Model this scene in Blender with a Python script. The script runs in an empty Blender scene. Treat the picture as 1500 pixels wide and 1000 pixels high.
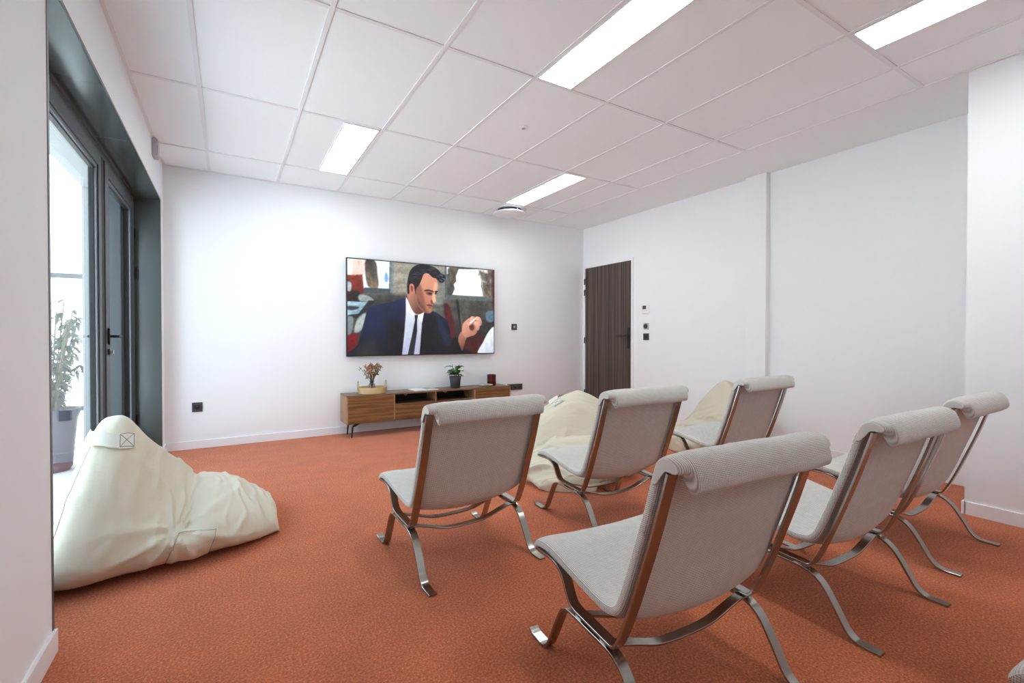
import bpy, bmesh, math, random
import numpy as np
from mathutils import Vector, Matrix, noise
random.seed(7)
R = math.radians
S = bpy.context.scene
C = S.collection
XL, XR, YB, XP, YP, H = -.516, 4.51, 5.381, 3.81, .982, 2.6623
YF = -2.6                        # wall behind the camera

# ------------------------------------------------------------------ materials
def mat(name, col, rough=.5, metal=0., spec=.5, **kw):
    m = bpy.data.materials.new(name); m.use_nodes = True
    b = m.node_tree.nodes['Principled BSDF']
    b.inputs['Base Color'].default_value = (*col, 1)
    b.inputs['Roughness'].default_value = rough
    b.inputs['Metallic'].default_value = metal
    b.inputs['Specular IOR Level'].default_value = spec
    for k, v in kw.items(): b.inputs[k.replace('_', ' ')].default_value = v
    return m
def nd(m, t, **kw):
    n = m.node_tree.nodes.new(t)
    for k, v in kw.items(): setattr(n, k, v)
    return n
def lk(m, a, b): m.node_tree.links.new(a, b)
def bs(m): return m.node_tree.nodes['Principled BSDF']
def coords(m, kind='Object', scale=(1, 1, 1), rot=(0, 0, 0)):
    tc = nd(m, 'ShaderNodeTexCoord'); mp = nd(m, 'ShaderNodeMapping')
    mp.inputs['Scale'].default_value = scale; mp.inputs['Rotation'].default_value = rot
    lk(m, tc.outputs[kind], mp.inputs['Vector']); return mp.outputs['Vector']
def tex_noise(m, vec, scale, detail=3, rough=.5):
    n = nd(m, 'ShaderNodeTexNoise'); n.inputs['Scale'].default_value = scale
    n.inputs['Detail'].default_value = detail; n.inputs['Roughness'].default_value = rough
    lk(m, vec, n.inputs['Vector']); return n.outputs['Fac']
def ramp(m, fac, stops):
    r = nd(m, 'ShaderNodeValToRGB'); e = r.color_ramp.elements
    while len(e) < len(stops): e.new(.5)
    for el, (p, c) in zip(e, stops): el.position = p; el.color = (*c, 1)
    lk(m, fac, r.inputs['Fac']); return r.outputs['Color']
def bump(m, fac, strength, dist, prev=None):
    b = nd(m, 'ShaderNodeBump'); b.inputs['Strength'].default_value = strength
    b.inputs['Distance'].default_value = dist
    lk(m, fac, b.inputs['Height'])
    if prev is not None: lk(m, prev, b.inputs['Normal'])
    return b.outputs['Normal']

def painted(name, col, amt=.15, sc=260, rough=.7):
    m = mat(name, col, rough, spec=.3)
    lk(m, bump(m, tex_noise(m, coords(m), sc, 2), amt, .001), bs(m).inputs['Normal'])
    return m
M = {}
M['wall'] = painted('white wall paint', (.825, .855, .88))
M['ceil'] = painted('ceiling tile white', (.865, .91, .925), .25, 420, .9)
M['plaster'] = painted('ceiling plaster white', (.855, .89, .90), .1, 200, .85)
M['grid'] = mat('ceiling grid enamel', (.78, .80, .82), .5)
M['base'] = mat('white baseboard lacquer', (.82, .83, .86), .35)
M['offwhite'] = mat('white plastic', (.80, .80, .82), .4)
M['matt'] = mat('matt white lacquer', (.80, .82, .83), .8, spec=.15)
M['greyplastic'] = mat('pale grey plastic', (.45, .45, .49), .4)
M['dark'] = mat('anthracite plastic', (.045, .047, .052), .45)
M['darker'] = mat('black plastic', (.012, .012, .014), .4)
M['black'] = mat('black powder coated metal', (.012, .012, .015), .4, .3)
M['alu'] = mat('anthracite aluminium', (.055, .066, .075), .42, .0, .6)
M['alulight'] = mat('grey aluminium bead', (.20, .22, .245), .35, .5)
M['seal'] = mat('rubber seal black', (.008, .008, .009), .6)
# reveal lining: dark satin sheet metal
M['lining'] = mat('dark sheet metal lining', (.105, .128, .126), .2, .35, .9)
M['edge'] = mat('grey metal edge strip', (.16, .165, .16), .35, .7)
# carpet
m = mat('terracotta carpet', (.45, .10, .04), .95, spec=.08)
v = coords(m)
n1 = tex_noise(m, v, 115, 4, .8); n2 = tex_noise(m, v, 5, 3); n3 = tex_noise(m, v, 420, 2, .7)
c1 = ramp(m, n1, [(.30, (.25, .046, .012)), (.5, (.565, .132, .038)), (.68, (.86, .29, .115))])
c2 = ramp(m, n2, [(.3, (.88, .86, .84)), (.7, (1.04, 1.04, 1.05))])
mx = nd(m, 'ShaderNodeMix', data_type='RGBA', blend_type='MULTIPLY'); mx.inputs['Factor'].default_value = 1
lk(m, c1, mx.inputs[6]); lk(m, c2, mx.inputs[7]); lk(m, mx.outputs[2], bs(m).inputs['Base Color'])
lk(m, bump(m, n3, .5, .003, bump(m, n1, .8, .006)), bs(m).inputs['Normal'])
bs(m).inputs['Sheen Weight'].default_value = .20; bs(m).inputs['Sheen Roughness'].default_value = .6
M['carpet'] = m
# brushed strap steel
m = mat('satin nickel strap', (.39, .385, .355), .24, 1.)
v = coords(m, scale=(4, 4, 4)); r_ = nd(m, 'ShaderNodeMapRange'); lk(m, tex_noise(m, v, 8, 5), r_.inputs['Value'])
r_.inputs['To Min'].default_value = .18; r_.inputs['To Max'].default_value = .30
lk(m, r_.outputs['Result'], bs(m).inputs['Roughness']); M['steel'] = m
M['bolt'] = mat('bright spacer steel', (.75, .74, .72), .25, 1.)
# woven upholstery (uv in metres)
def weave(name, light, dk, per=.0072):
    m = mat(name, light, .92, spec=.15)
    tc = nd(m, 'ShaderNodeTexCoord'); sp = nd(m, 'ShaderNodeSeparateXYZ'); lk(m, tc.outputs['UV'], sp.inputs[0])
    def mth(op, a, b=None):
        n = nd(m, 'ShaderNodeMath', operation=op)
        for i, q in enumerate((a, b)):
            if q is None: continue
            if isinstance(q, (int, float)): n.inputs[i].default_value = q
            else: lk(m, q, n.inputs[i])
        return n.outputs[0]
    k = 2 * math.pi / per
    u, v = sp.outputs[0], sp.outputs[1]
    a = mth('SINE', mth('MULTIPLY', mth('ADD', u, v), k * .7)); b = mth('SINE', mth('MULTIPLY', mth('SUBTRACT', u, v), k * .7))
    p = mth('MULTIPLY_ADD', mth('MULTIPLY', a, b), .5); m.node_tree.nodes[-1].inputs[2].default_value = .5
    nz = tex_noise(m, tc.outputs['UV'], 700, 2, .6); nz2 = tex_noise(m, tc.outputs['UV'], 30, 3)
    f = mth('ADD', mth('MULTIPLY', p, .62), mth('MULTIPLY', nz, .5))
    col = ramp(m, f, [(.22, dk), (.62, light), (.95, tuple(min(1, c * 1.12) for c in light))])
    c2 = ramp(m, nz2, [(.3, (.95, .95, .95)), (.7, (1.04, 1.03, 1.02))])
    mx = nd(m, 'ShaderNodeMix', data_type='RGBA', blend_type='MULTIPLY'); mx.inputs['Factor'].default_value = 1
    lk(m, col, mx.inputs[6]); lk(m, c2, mx.inputs[7]); lk(m, mx.outputs[2], bs(m).inputs['Base Color'])
    lk(m, bump(m, f, .6, .0015), bs(m).inputs['Normal'])
    bs(m).inputs['Sheen Weight'].default_value = .2
    return m
M['fabric'] = weave('oatmeal woven upholstery', (.69, .69, .655), (.13, .125, .115))
# beanbag cotton canvas
m = mat('cream cotton canvas', (.61, .565, .44), .6, spec=.35)
v = coords(m)
wv = tex_noise(m, coords(m, scale=(1, 1, 2.2)), 14, 5, .6)
fine = tex_noise(m, v, 900, 1)
lk(m, bump(m, fine, .12, .0006, bump(m, wv, .28, .012)), bs(m).inputs['Normal'])
bs(m).inputs['Sheen Weight'].default_value = .2
M['canvas'] = m
M['webbing'] = mat('cream webbing', (.70, .69, .61), .8, spec=.2)
M['thread'] = mat('grey stitching', (.22, .21, .18), .8)
# wood
def wood(name, c0, c1, c2, scale, grain=(1, 8, 8), rough=.42):
    m = mat(name, c1, rough, spec=.4)
    v = coords(m, scale=grain)
    wv = nd(m, 'ShaderNodeTexWave', wave_type='RINGS', rings_direction='X')
    wv.inputs['Scale'].default_value = scale; wv.inputs['Distortion'].default_value = 7
    wv.inputs['Detail'].default_value = 4; wv.inputs['Detail Scale'].default_value = 1.3
    lk(m, v, wv.inputs['Vector'])
    n = tex_noise(m, coords(m, scale=(grain[0]*2, grain[1]*9, grain[2]*9)), 3, 6, .65)
    ad = nd(m, 'ShaderNodeMath', operation='MULTIPLY_ADD'); lk(m, n, ad.inputs[0]); ad.inputs[1].default_value = .8
    ml = nd(m, 'ShaderNodeMath', operation='MULTIPLY'); lk(m, wv.outputs['Fac'], ml.inputs[0]); ml.inputs[1].default_value = .22
    lk(m, ml.outputs[0], ad.inputs[2])
    lk(m, ramp(m, ad.outputs[0], [(.30, c0), (.52, c1), (.78, c2)]), bs(m).inputs['Base Color'])
    lk(m, bump(m, n, .1, .001), bs(m).inputs['Normal'])
    return m
M['walnut'] = wood('walnut veneer', (.10, .042, .013), (.20, .092, .032), (.32, .16, .062), 1.1, (1.0, 9, 9))
M['walnut2'] = wood('walnut veneer top', (.10, .050, .026), (.17, .09, .048), (.26, .15, .085), 1.1, (1.1, 5, 5), .35)
M['walnutend'] = wood('walnut veneer end', (.22, .11, .05), (.36, .20, .10), (.50, .30, .17), 1.1, (5, 5, 1.1), .4)
m = mat('dark grey walnut laminate', (.06, .045, .036), .45, spec=.4)
n1 = tex_noise(m, coords(m, scale=(30, 30, .35)), 1.1, 5, .62); n2 = tex_noise(m, coords(m, scale=(160, 160, 3)), 1, 3)
ad = nd(m, 'ShaderNodeMath', operation='MULTIPLY_ADD'); lk(m, n2, ad.inputs[0]); ad.inputs[1].default_value = .3; lk(m, n1, ad.inputs[2])
lk(m, ramp(m, ad.outputs[0], [(.42, (.028, .019, .016)), (.62, (.068, .049, .041)), (.82, (.135, .102, .085))]), bs(m).inputs['Base Color'])
M['doorwood'] = m
M['wicker'] = mat('pale bent wood', (.56, .42, .22), .6)
m = M['wicker']; lk(m, bump(m, tex_noise(m, coords(m, scale=(1, 1, 9)), 30, 2), .6, .004), bs(m).inputs['Normal'])
M['leaf'] = mat('glossy green leaf', (.035, .15, .03), .35)
M['leafold'] = mat('pale outdoor leaf', (.07, .10, .035), .6)
M['stem'] = mat('plant stem', (.16, .11, .05), .7)
M['flower_red'] = mat('dried red petal', (.46, .07, .05), .8)
M['flower_peach'] = mat('dried peach petal', (.66, .27, .18), .8)
M['flower_olive'] = mat('dried olive leaf', (.18, .16, .05), .8)
M['pot'] = mat('charcoal ceramic', (.052, .052, .068), .5)
M['soil'] = mat('potting soil', (.03, .02, .012), .95)
M['candle'] = mat('wine red glass', (.085, .004, .010), .12, Coat_Weight=.6)
M['wax'] = mat('candle wax', (.25, .02, .03), .4)
M['plate'] = mat('speckled cream ceramic', (.66, .63, .50), .35)
M['paper'] = mat('white paper', (.82, .82, .84), .5)
M['paperprint'] = mat('printed photo page', (.30, .31, .34), .4)
M['terrace'] = painted('terrace slabs', (.80, .80, .79), .3, 40, .8)
M['exterior'] = painted('pale grey exterior render', (.38, .39, .39), .3, 120, .8)
M['extalu'] = mat('grey exterior metal', (.035, .04, .045), .4, .3)
M['planter'] = mat('mauve grey planter', (.10, .10, .125), .5)

def thin_glass(name, tint, refl):
    m = bpy.data.materials.new(name); m.use_nodes = True; nt = m.node_tree; nt.nodes.clear()
    o = nt.nodes.new('ShaderNodeOutputMaterial'); t = nt.nodes.new('ShaderNodeBsdfTransparent'); t.inputs[0].default_value = (*tint, 1)
    g = nt.nodes.new('ShaderNodeBsdfGlossy'); g.inputs['Roughness'].default_value = .01
    g.inputs[0].default_value = (refl, refl, refl, 1)
    f = nt.nodes.new('ShaderNodeLayerWeight'); f.inputs['Blend'].default_value = .5
    pw = nt.nodes.new('ShaderNodeMath'); pw.operation = 'POWER'; pw.inputs[1].default_value = 5; nt.links.new(f.outputs['Facing'], pw.inputs[0])
    ma = nt.nodes.new('ShaderNodeMath'); ma.operation = 'MULTIPLY_ADD'; ma.inputs[1].default_value = .6; ma.inputs[2].default_value = .03; nt.links.new(pw.outputs[0], ma.inputs[0])
    mx = nt.nodes.new('ShaderNodeMixShader')
    nt.links.new(ma.outputs[0], mx.inputs[0]); nt.links.new(t.outputs[0], mx.inputs[1]); nt.links.new(g.outputs[0], mx.inputs[2])
    nt.links.new(mx.outputs[0], o.inputs[0]); return m
M['glass'] = thin_glass('window glass', (.93, .96, .96), .9)
M['vaseglass'] = thin_glass('clear vase glass', (.86, .84, .86), 1.)
def emit(name, col, s):
    m = bpy.data.materials.new(name); m.use_nodes = True; b = bs(m)
    b.inputs['Base Color'].default_value = (.8, .8, .8, 1); b.inputs['Emission Color'].default_value = (*col, 1)
    b.inputs['Emission Strength'].default_value = s; return m
M['panel'] = emit('warm white lamp diffuser', (.93, .985, 1), 7.8)

# ------------------------------------------------------------------ mesh helpers
def finish(name, bm, material, parent=None, smooth=False, bevel=0, seg=2):
    me = bpy.data.meshes.new(name)
    bmesh.ops.recalc_face_normals(bm, faces=bm.faces)
    if bevel:
        es = [e for e in bm.edges if len(e.link_faces) == 2 and e.calc_face_angle(0) > .6]
        bmesh.ops.bevel(bm, geom=es, offset=bevel, segments=seg, affect='EDGES', profile=.7, clamp_overlap=True)
    bm.to_mesh(me); bm.free()
    ms = material if isinstance(material, list) else [material]
    for x in ms: me.materials.append(x)
    if smooth:
        me.polygons.foreach_set('use_smooth', [True] * len(me.polygons))
        if smooth != 'all':
            try: me.set_sharp_from_angle(angle=R(40))
            except Exception: pass
    o = bpy.data.objects.new(name, me); C.objects.link(o)
    if parent: o.parent = parent
    return o
def BM(): return bmesh.new()
def box(bm, x0, x1, y0, y1, z0, z1, mi=0):
    vs = [bm.verts.new(p) for p in ((x0,y0,z0),(x1,y0,z0),(x1,y1,z0),(x0,y1,z0),(x0,y0,z1),(x1,y0,z1),(x1,y1,z1),(x0,y1,z1))]
    for q in ((0,3,2,1),(4,5,6,7),(0,1,5,4),(1,2,6,5),(2,3,7,6),(3,0,4,7)):
        f = bm.faces.new([vs[i] for i in q]); f.material_index = mi
    return bm
def boxo(name, b, material, parent=None, bevel=.002, seg=2, local=None):
    bm = BM()
    if local: b = (b[0]-local[0], b[1]-local[0], b[2]-local[1], b[3]-local[1], b[4]-local[2], b[5]-local[2])
    box(bm, *b); return finish(name, bm, material, parent, bevel=bevel, seg=seg)
def cat(pts, n=8, closed=False):
    P = [Vector(p) for p in pts]; out = []
    N = len(P)
    for i in range(N if closed else N - 1):
        a = P[(i-1) % N] if (closed or i > 0) else P[0] * 2 - P[1]
        b = P[i]; c = P[(i+1) % N]
        d = P[(i+2) % N] if (closed or i < N-2) else P[-1] * 2 - P[-2]
        for k in range(n):
            t = k / n
            out.append(.5 * ((2*b) + (c-a)*t + (2*a-5*b+4*c-d)*t*t + (3*b-a-3*c+d)*t**3))
    if not closed: out.append(P[-1])
    return out
def fillet(pts, rad, n=6):
    """polyline with rounded corners; rad: one value or one per inner point"""
    P = [Vector(p) for p in pts]; out = [P[0]]
    for i in range(1, len(P)-1):
        r = rad[i-1] if isinstance(rad, (list, tuple)) else rad
        a, b = (P[i-1]-P[i]), (P[i+1]-P[i]); la, lb = a.length, b.length
        r = min(r, la*.49, lb*.49); p0 = P[i] + a.normalized()*r; p1 = P[i] + b.normalized()*r
        for k in range(n+1):
            t = k/n; out.append(p0*(1-t)**2 + P[i]*2*t*(1-t) + p1*t*t)
    out.append(P[-1]); return out
def strap(bm, path, width, thick, axis='x', at=0., ch=.0012):
    """bent flat bar; path: 2-D points (s, z); width along axis at 'at'"""
    P = [Vector((p[0], p[1])) for p in path]; n = len(P); rings = []
    w, t = width/2, thick/2
    sec = [(-w+ch, -t), (w-ch, -t), (w, -t+ch), (w, t-ch), (w-ch, t), (-w+ch, t), (-w, t-ch), (-w, -t+ch)]
    for i in range(n):
        d = (P[min(i+1, n-1)] - P[max(i-1, 0)]).normalized(); nn = Vector((-d.y, d.x))
        ring = []
        for a, b in sec:
            q = P[i] + nn*b
            ring.append(bm.verts.new((at+a, q.x, q.y) if axis == 'x' else (q.x, at+a, q.y)))
        rings.append(ring)
    for i in range(n-1):
        for k in range(8): bm.faces.new((rings[i][k], rings[i][(k+1) % 8], rings[i+1][(k+1) % 8], rings[i+1][k]))
    bm.faces.new(rings[0][::-1]); bm.faces.new(rings[-1])
    return bm
def tube(bm, path, r, n=8, mi=0, closed=False):
    P = [Vector(p) for p in path]; N = len(P); rings = []; up = Vector((.13, .27, 1)).normalized()
    for i in range(N):
        if closed: d = (P[(i+1) % N]-P[i-1]).normalized()
        else: d = (P[min(i+1, N-1)]-P[max(i-1, 0)]).normalized()
        a = d.cross(up)
        if a.length < 1e-3: a = d.cross(Vector((1, 0, 0)))
        a.normalize(); b = d.cross(a)
        rr = r[i] if isinstance(r, (list, tuple)) else r
        rings.append([bm.verts.new(P[i] + (a*math.cos(2*math.pi*k/n)+b*math.sin(2*math.pi*k/n))*rr) for k in range(n)])
    for i in range(N if closed else N-1):
        A, B = rings[i], rings[(i+1) % N]
        for k in range(n):
            f = bm.faces.new((A[k], A[(k+1) % n], B[(k+1) % n], B[k])); f.material_index = mi
    if not closed:
        bm.faces.new(rings[0][::-1]).material_index = mi; bm.faces.new(rings[-1]).material_index = mi
    return bm
def lathe(bm, prof, n=32, c=(0, 0, 0), mi=0):
    rings = []
    for r, z in prof:
        if r < 1e-6: rings.append([bm.verts.new((c[0], c[1], c[2]+z))])
        else: rings.append([bm.verts.new((c[0]+r*math.cos(2*math.pi*k/n), c[1]+r*math.sin(2*math.pi*k/n), c[2]+z)) for k in range(n)])
    for A, B in zip(rings, rings[1:]):
        for k in range(n):
            if len(A) == 1 and len(B) == 1: continue
            if len(A) == 1: f = bm.faces.new((A[0], B[(k+1) % n], B[k]))
            elif len(B) == 1: f = bm.faces.new((A[k], A[(k+1) % n], B[0]))
            else: f = bm.faces.new((A[k], A[(k+1) % n], B[(k+1) % n], B[k]))
            f.material_index = mi
    return bm
def thing(name, label, catg, loc=(0, 0, 0), rz=0, group=None):
    o = bpy.data.objects.new(name, None); C.objects.link(o); o.empty_display_size = .1
    o.location = loc; o.rotation_euler = (0, 0, rz); o['label'] = label; o['category'] = catg
    if group: o['group'] = group
    return o
def tag(o, label, catg, group=None):
    o['label'] = label; o['category'] = catg
    if group: o['group'] = group
    return o
def struct(o, label=None):
    o['kind'] = 'structure'
    if label: o['label'] = label
    return o

# ------------------------------------------------------------------ room shell
OY0, OY1, OZ = 2.156, 5.185, 2.29      # opening in the left wall
XI, XO = -.705, -.99                   # inner face of the glazing, exterior face of the wall
bm = BM(); box(bm, XI-.045, XR+.2, YF-.2, YB+.2, -.12, 0)
struct(finish('floor', bm, M['carpet']), 'terracotta orange looped carpet across the whole room')
bm = BM(); box(bm, XL-.5, XR+.2, YB, YB+.2, 0, H+.2)
struct(finish('wall_back', bm, M['wall']), 'white back wall behind the television')
bm = BM()
box(bm, XO, XL, YF, OY0, 0, H+.2); box(bm, XO, XL, OY0, OY1, OZ, H+.2); box(bm, XO, XL, OY1, YB+.2, 0, H+.2)
struct(finish('wall_left', bm, M['wall']), 'white left wall around the deep glazed opening')
bm = BM()
box(bm, XR, XR+.2, YP, YB+.2, 0, H+.2); box(bm, XP, XR+.2, YF, YP, 0, H+.2)
struct(finish('wall_right', bm, M['wall']), 'white right wall stepping forward near the camera')
bm = BM(); box(bm, XL-.5, XR+.2, YF-.2, YF, 0, H+.2)
struct(finish('wall_front', bm, M['wall']))
# ceiling: tiles lie 5 mm above the face of the T bars; plaster band along the right wall
TX0, TA, TY0, TB, TE = -.7415, .589, 4.7925, 1.2, 3.795
bm = BM(); box(bm, XL-.1, TE, YF-.1, YB+.1, H+.004, H+.1)
ceil = struct(finish('ceiling', bm, M['ceil']), 'white suspended tile ceiling')
bm = BM(); box(bm, TE, XR+.1, YP-.3, YB+.1, H, H+.1)
struct(finish('ceiling', bm, M['plaster']), 'smooth white plaster band of ceiling along the right wall')
xs = [TX0 + TA*i for i in range(1, 8)]
ys = [TY0 - TB*j for j in range(0, 7)]
bm = BM(); w = .012
for x in xs:
    box(bm, x-w, x+w, YF, YB, H-.001, H+.006)
for y in ys:
    px = [XL] + xs + [TE]
    for a, b in zip(px, px[1:]):
        box(bm, a+(w if a != XL else 0), b-(w if b != TE else .0), y-w, y+w, H-.001, H+.006)
gr = struct(finish('trim_1', bm, M['grid']), 'white T bar grid of the tiled ceiling')
bm = BM()                                # wall angle around the tiles, with a shadow gap
box(bm, XL, XL+.02, YF, YB-.02, H-.002, H+.005); box(bm, XL, TE, YB-.02, YB, H-.002, H+.005); box(bm, TE-.014, TE, YF, YB-.02, H-.002, H+.005)
struct(finish('trim_2', bm, M['grid']), 'thin white perimeter angle of the ceiling grid')
# boxed pipe chase on the right wall
bm = BM(); box(bm, XR-.062, XR+.01, 2.585, 2.80, 0, H)
struct(finish('trim_3', bm, M['wall'], bevel=.006), 'slim white boxed column on the right wall')
# baseboards
BH, BT = .078, .012
def bboard(name, boxes, label=None):
    bm = BM()
    for b in boxes:
        x0, x1, y0, y1 = b; box(bm, x0, x1, y0, y1, 0, BH)
    return struct(finish(name, bm, M['base'], bevel=.003), label)
bboard('baseboard_back', [(XL+BT, XR-BT, YB-BT, YB+.01)], 'white baseboard along the back wall')
bboard('baseboard_left', [(XL-.005, XL+BT, YF, OY0+.004), (XL-.005, XL+BT, OY1-.004, YB)], 'white baseboard along the left wall')
bboard('baseboard_right', [(XR-BT, XR+.01, 5.335, YB-BT), (XR-BT, XR+.01, 2.80, 4.36), (XR-.062-BT, XR, 2.573, 2.812), (XR-BT, XR+.01, YP, 2.573),
                           (XP-BT, XR, YP-.01, YP+BT), (XP-BT, XP+.01, YF, YP)], 'white baseboard along the right wall')

# ------------------------------------------------------------------ glazed opening on the left
bm = BM(); t = .004
box(bm, XI, XL+.001, OY0+.0, OY1, OZ-t, OZ+.001)          # soffit sheet
ob = struct(finish('trim_4', bm, M['lining']), 'dark green grey metal soffit lining of the glazed opening')
bm = BM(); box(bm, XI, XL+.001, OY1-t, OY1+.001, 0, OZ-t)
struct(finish('trim_5', bm, M['lining']), 'dark grey metal jamb lining at the far end of the opening')
bm = BM(); box(bm, XI, XL+.001, OY0-.001, OY0+t, 0, OZ-t)
struct(finish('trim_6', bm, M['lining']), 'dark metal jamb lining at the near end of the opening')
bm = BM(); e = .0025
box(bm, XL-.001, XL+e, OY0-.012, OY0+t, BH, OZ+.012); box(bm, XL-.001, XL+e, OY1-t, OY1+.012, BH, OZ+.012); box(bm, XL-.001, XL+e, OY0, OY1, OZ-t, OZ+.012)
struct(finish('trim_7', bm, M['edge']), 'thin grey metal edge strip framing the opening')
bm = BM(); box(bm, XI+.001, XL-.02, 3.719, 3.7225, OZ-.0052, OZ-.0035)
struct(finish('trim_8', bm, M['bolt']), 'bright joint line across the metal soffit')
# fixed frame
def frame(y0, y1, z0, z1, x0, x1, wl, wr, wb, wt, bev=.002):
    bm = BM(); box(bm, x0, x1, y0, y0+wl, z0, z1); box(bm, x0, x1, y1-wr, y1, z0, z1)
    box(bm, x0, x1, y0+wl, y1-wr, z0, z0+wb); box(bm, x0, x1, y0+wl, y1-wr, z1-wt, z1); return bm
win = struct(finish('window_1', frame(OY0, OY1, 0, OZ, XI-.046, XI-.002, .05, .05, .03, .05), M['alu'], bevel=.003),
             'anthracite aluminium frame of the glazed doors')
LF = [(2.215, 3.925), (4.035, 5.13)]
bm = BM(); box(bm, XI-.044, XI+.006, 3.93, 4.03, .03, OZ-.05)
finish('mullion', bm, M['seal'], win, bevel=.003)
def leaf(name, y0, y1, label, st=.085, handle=False, lit=.0):
    lf = finish(name, frame(y0, y1, .035, 2.235, XI-.040, XI+.012, st, st, .10, .085), M['alu'], bevel=.004)
    struct(lf, label)
    bm = frame(y0+st-.002, y1-st+.002, .133, 2.152, XI-.020, XI+.004, .022, .022, .022, .022)
    finish('glazing_bead', bm, M['alulight'], lf, bevel=.003)
    bm = frame(y0+st+.018, y1-st-.018, .153, 2.132, XI-.030, XI-.008, .010, .010, .010, .010)
    finish('seal', bm, M['seal'], lf)
    bm = BM(); box(bm, XI-.030, XI-.024, y0+st+.004, y1-st-.004, .14, 2.148)
    finish('glass_pane', bm, M['glass'], lf)
    return lf
d2 = leaf('door_2', *LF[0], 'large near leaf of the anthracite glazed doors', st=.07)
d3 = leaf('door_3', *LF[1], 'narrow far leaf of the anthracite glazed doors with lever handle', st=.11)
def lever(par, x, sgn, y, z):
    bm = BM(); box(bm, x, x+sgn*.012, y-.016, y+.016, z-.055, z+.055)
    h = finish('handle_plate', bm, M['darker'], par, bevel=.003)
    bm = BM(); tube(bm, fillet([(x, y, z), (x+sgn*.052, y, z), (x+sgn*.052, y+.12, z)], .012), .0085, 10)
    finish('handle_lever', bm, M['black'], h, smooth=True)
    bm = BM(); box(bm, x, x+sgn*.010, y-.014, y+.014, z-.125, z-.085)
    k = finish('lock_plate', bm, M['darker'], par, bevel=.002)
    bm = BM(); tube(bm, [(x, y, z-.105), (x+sgn*.022, y, z-.105)], .006, 10); box(bm, x+sgn*.02, x+sgn*.026, y-.008, y+.03, z-.118, z-.094)
    finish('key', bm, M['bolt'], k, smooth=True)
lever(d3, XI+.012, 1, 4.085, 1.075); lever(d3, XI-.040, -1, 4.085, 1.075)
for z in (.35, 1.62, 1.95):
    bm = BM(); tube(bm, [(XI+.02, 5.14, z-.05), (XI+.02, 5.14, z+.05)], .011, 12)
    finish('hinge', bm, M['black'], d3, smooth=True)
# outdoors: the terrace, its reveal, the end screen and a potted shrub
bm = BM(); box(bm, -30, XI-.046, -20, 30, -.17, -.03)
struct(finish('ground', bm, M['terrace']), 'pale terrace floor outside the glazed doors')
bm = BM()
box(bm, XO-.001, XI-.150, 4.93, 5.6, 0, H+.2); box(bm, XO-.001, XI-.047, YF, 4.93, 2.262, H+.2)
struct(finish('wall_exterior', bm, M['exterior']), 'pale grey exterior reveal seen through the glass')
bm = BM(); box(bm, XI-.149, XI-.047, 4.92, 5.18, -.02, 2.26)  # made-up strip, added so the far leaf's glass looks dark
struct(finish('trim_9', bm, M['alu'], bevel=.003), 'dark strip added outside the far leaf to darken the view through it')
scr = thing('terrace_screen', 'glazed terrace end screen with grey rails seen through the glass doors', 'screen', (-1.7, 6.5, -.03))
for nm, b in (('rail', (-.9, .62, -.02, .02, 1.705, 1.755)), ('rail', (-.9, .62, -.02, .02, .33, .38)), ('post', (-.94, -.9, -.02, .02, 0, 2.0)), ('post', (.6, .64, -.02, .02, 0, 2.0))):
    bm = BM(); box(bm, *b); finish(nm, bm, M['extalu'], scr, bevel=.003)
bm = BM(); box(bm, -.9, .6, -.004, .004, .38, 1.705); finish('glass_panel', bm, M['glass'], scr)

# ------------------------------------------------------------------ wooden door on the right wall
DY0, DY1, DZ = 4.405, 5.322, 2.075
dr = struct(finish('door_1', frame(DY0-.035, DY1+.012, 0, DZ+.035, XR-.012, XR+.02, .035, .012, .0, .035), M['base'], bevel=.003), 'dark walnut door with white frame in the right wall')
bm = BM(); box(bm, XR-.008, XR+.03, DY0+.002, DY1-.002, .008, DZ-.002)
lf = finish('door_leaf', bm, M['doorwood'], dr, bevel=.002)
bm = BM(); box(bm, XR-.020, XR-.008, 4.425, 4.470, .915, 1.195)
hp = finish('handle_plate', bm, M['darker'], dr, bevel=.006)
bm = BM(); tube(bm, fillet([(XR-.018, 4.448, 1.085), (XR-.068, 4.448, 1.085), (XR-.068, 4.60, 1.085)], .014), .010, 12)
finish('door_handle', bm, M['darker'], hp, smooth=True)
for z in (.25, 1.02, 1.72, 1.88):
    bm = BM(); tube(bm, [(XR-.018, DY1+.004, z-.045), (XR-.018, DY1+.004, z+.045)], .009, 10)
    finish('hinge', bm, M['black'], dr, smooth=True)

# ------------------------------------------------------------------ lamps, diffuser, detector
lamps = [(.872, 4.19, 'recessed ceiling light panel nearest the window and the back wall'),
         (1.757, 1.80, 'large recessed ceiling light panel at the middle of the top edge'),
         (2.937, 4.19, 'recessed ceiling light panel beside the round ceiling vent'),
         (2.937, .60, 'recessed ceiling light panel nearest the stepped right wall')]
for x, y, lb in lamps + [(1.757, -1.8, 'unseen recessed light panel added behind the camera to light the room')]:  # the extra panel is out of view, added for more even light
    t = thing('ceiling_light', lb, 'ceiling light', (x, y, H), 0, 'recessed ceiling light panels')
    hx, hy, f = .131, .579, .009
    fr = frame(-hy, hy, -hx, hx, 0, 0, f, f, f, f)
    fr.free(); bm = BM()
    box(bm, -hx, -hx+f, -hy, hy, -.004, .004); box(bm, hx-f, hx, -hy, hy, -.004, .004)
    box(bm, -hx+f, hx-f, -hy, -hy+f, -.004, .004); box(bm, -hx+f, hx-f, hy-f, hy, -.004, .004)
    finish('frame', bm, M['grid'], t)
    bm = BM(); box(bm, -hx+f, hx-f, -hy+f, hy-f, -.001, .0035); finish('diffuser', bm, M['panel'], t)
t = thing('ceiling_vent', 'round white ceiling air diffuser near the back wall', 'vent', (3.01, 5.01, H))
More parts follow.
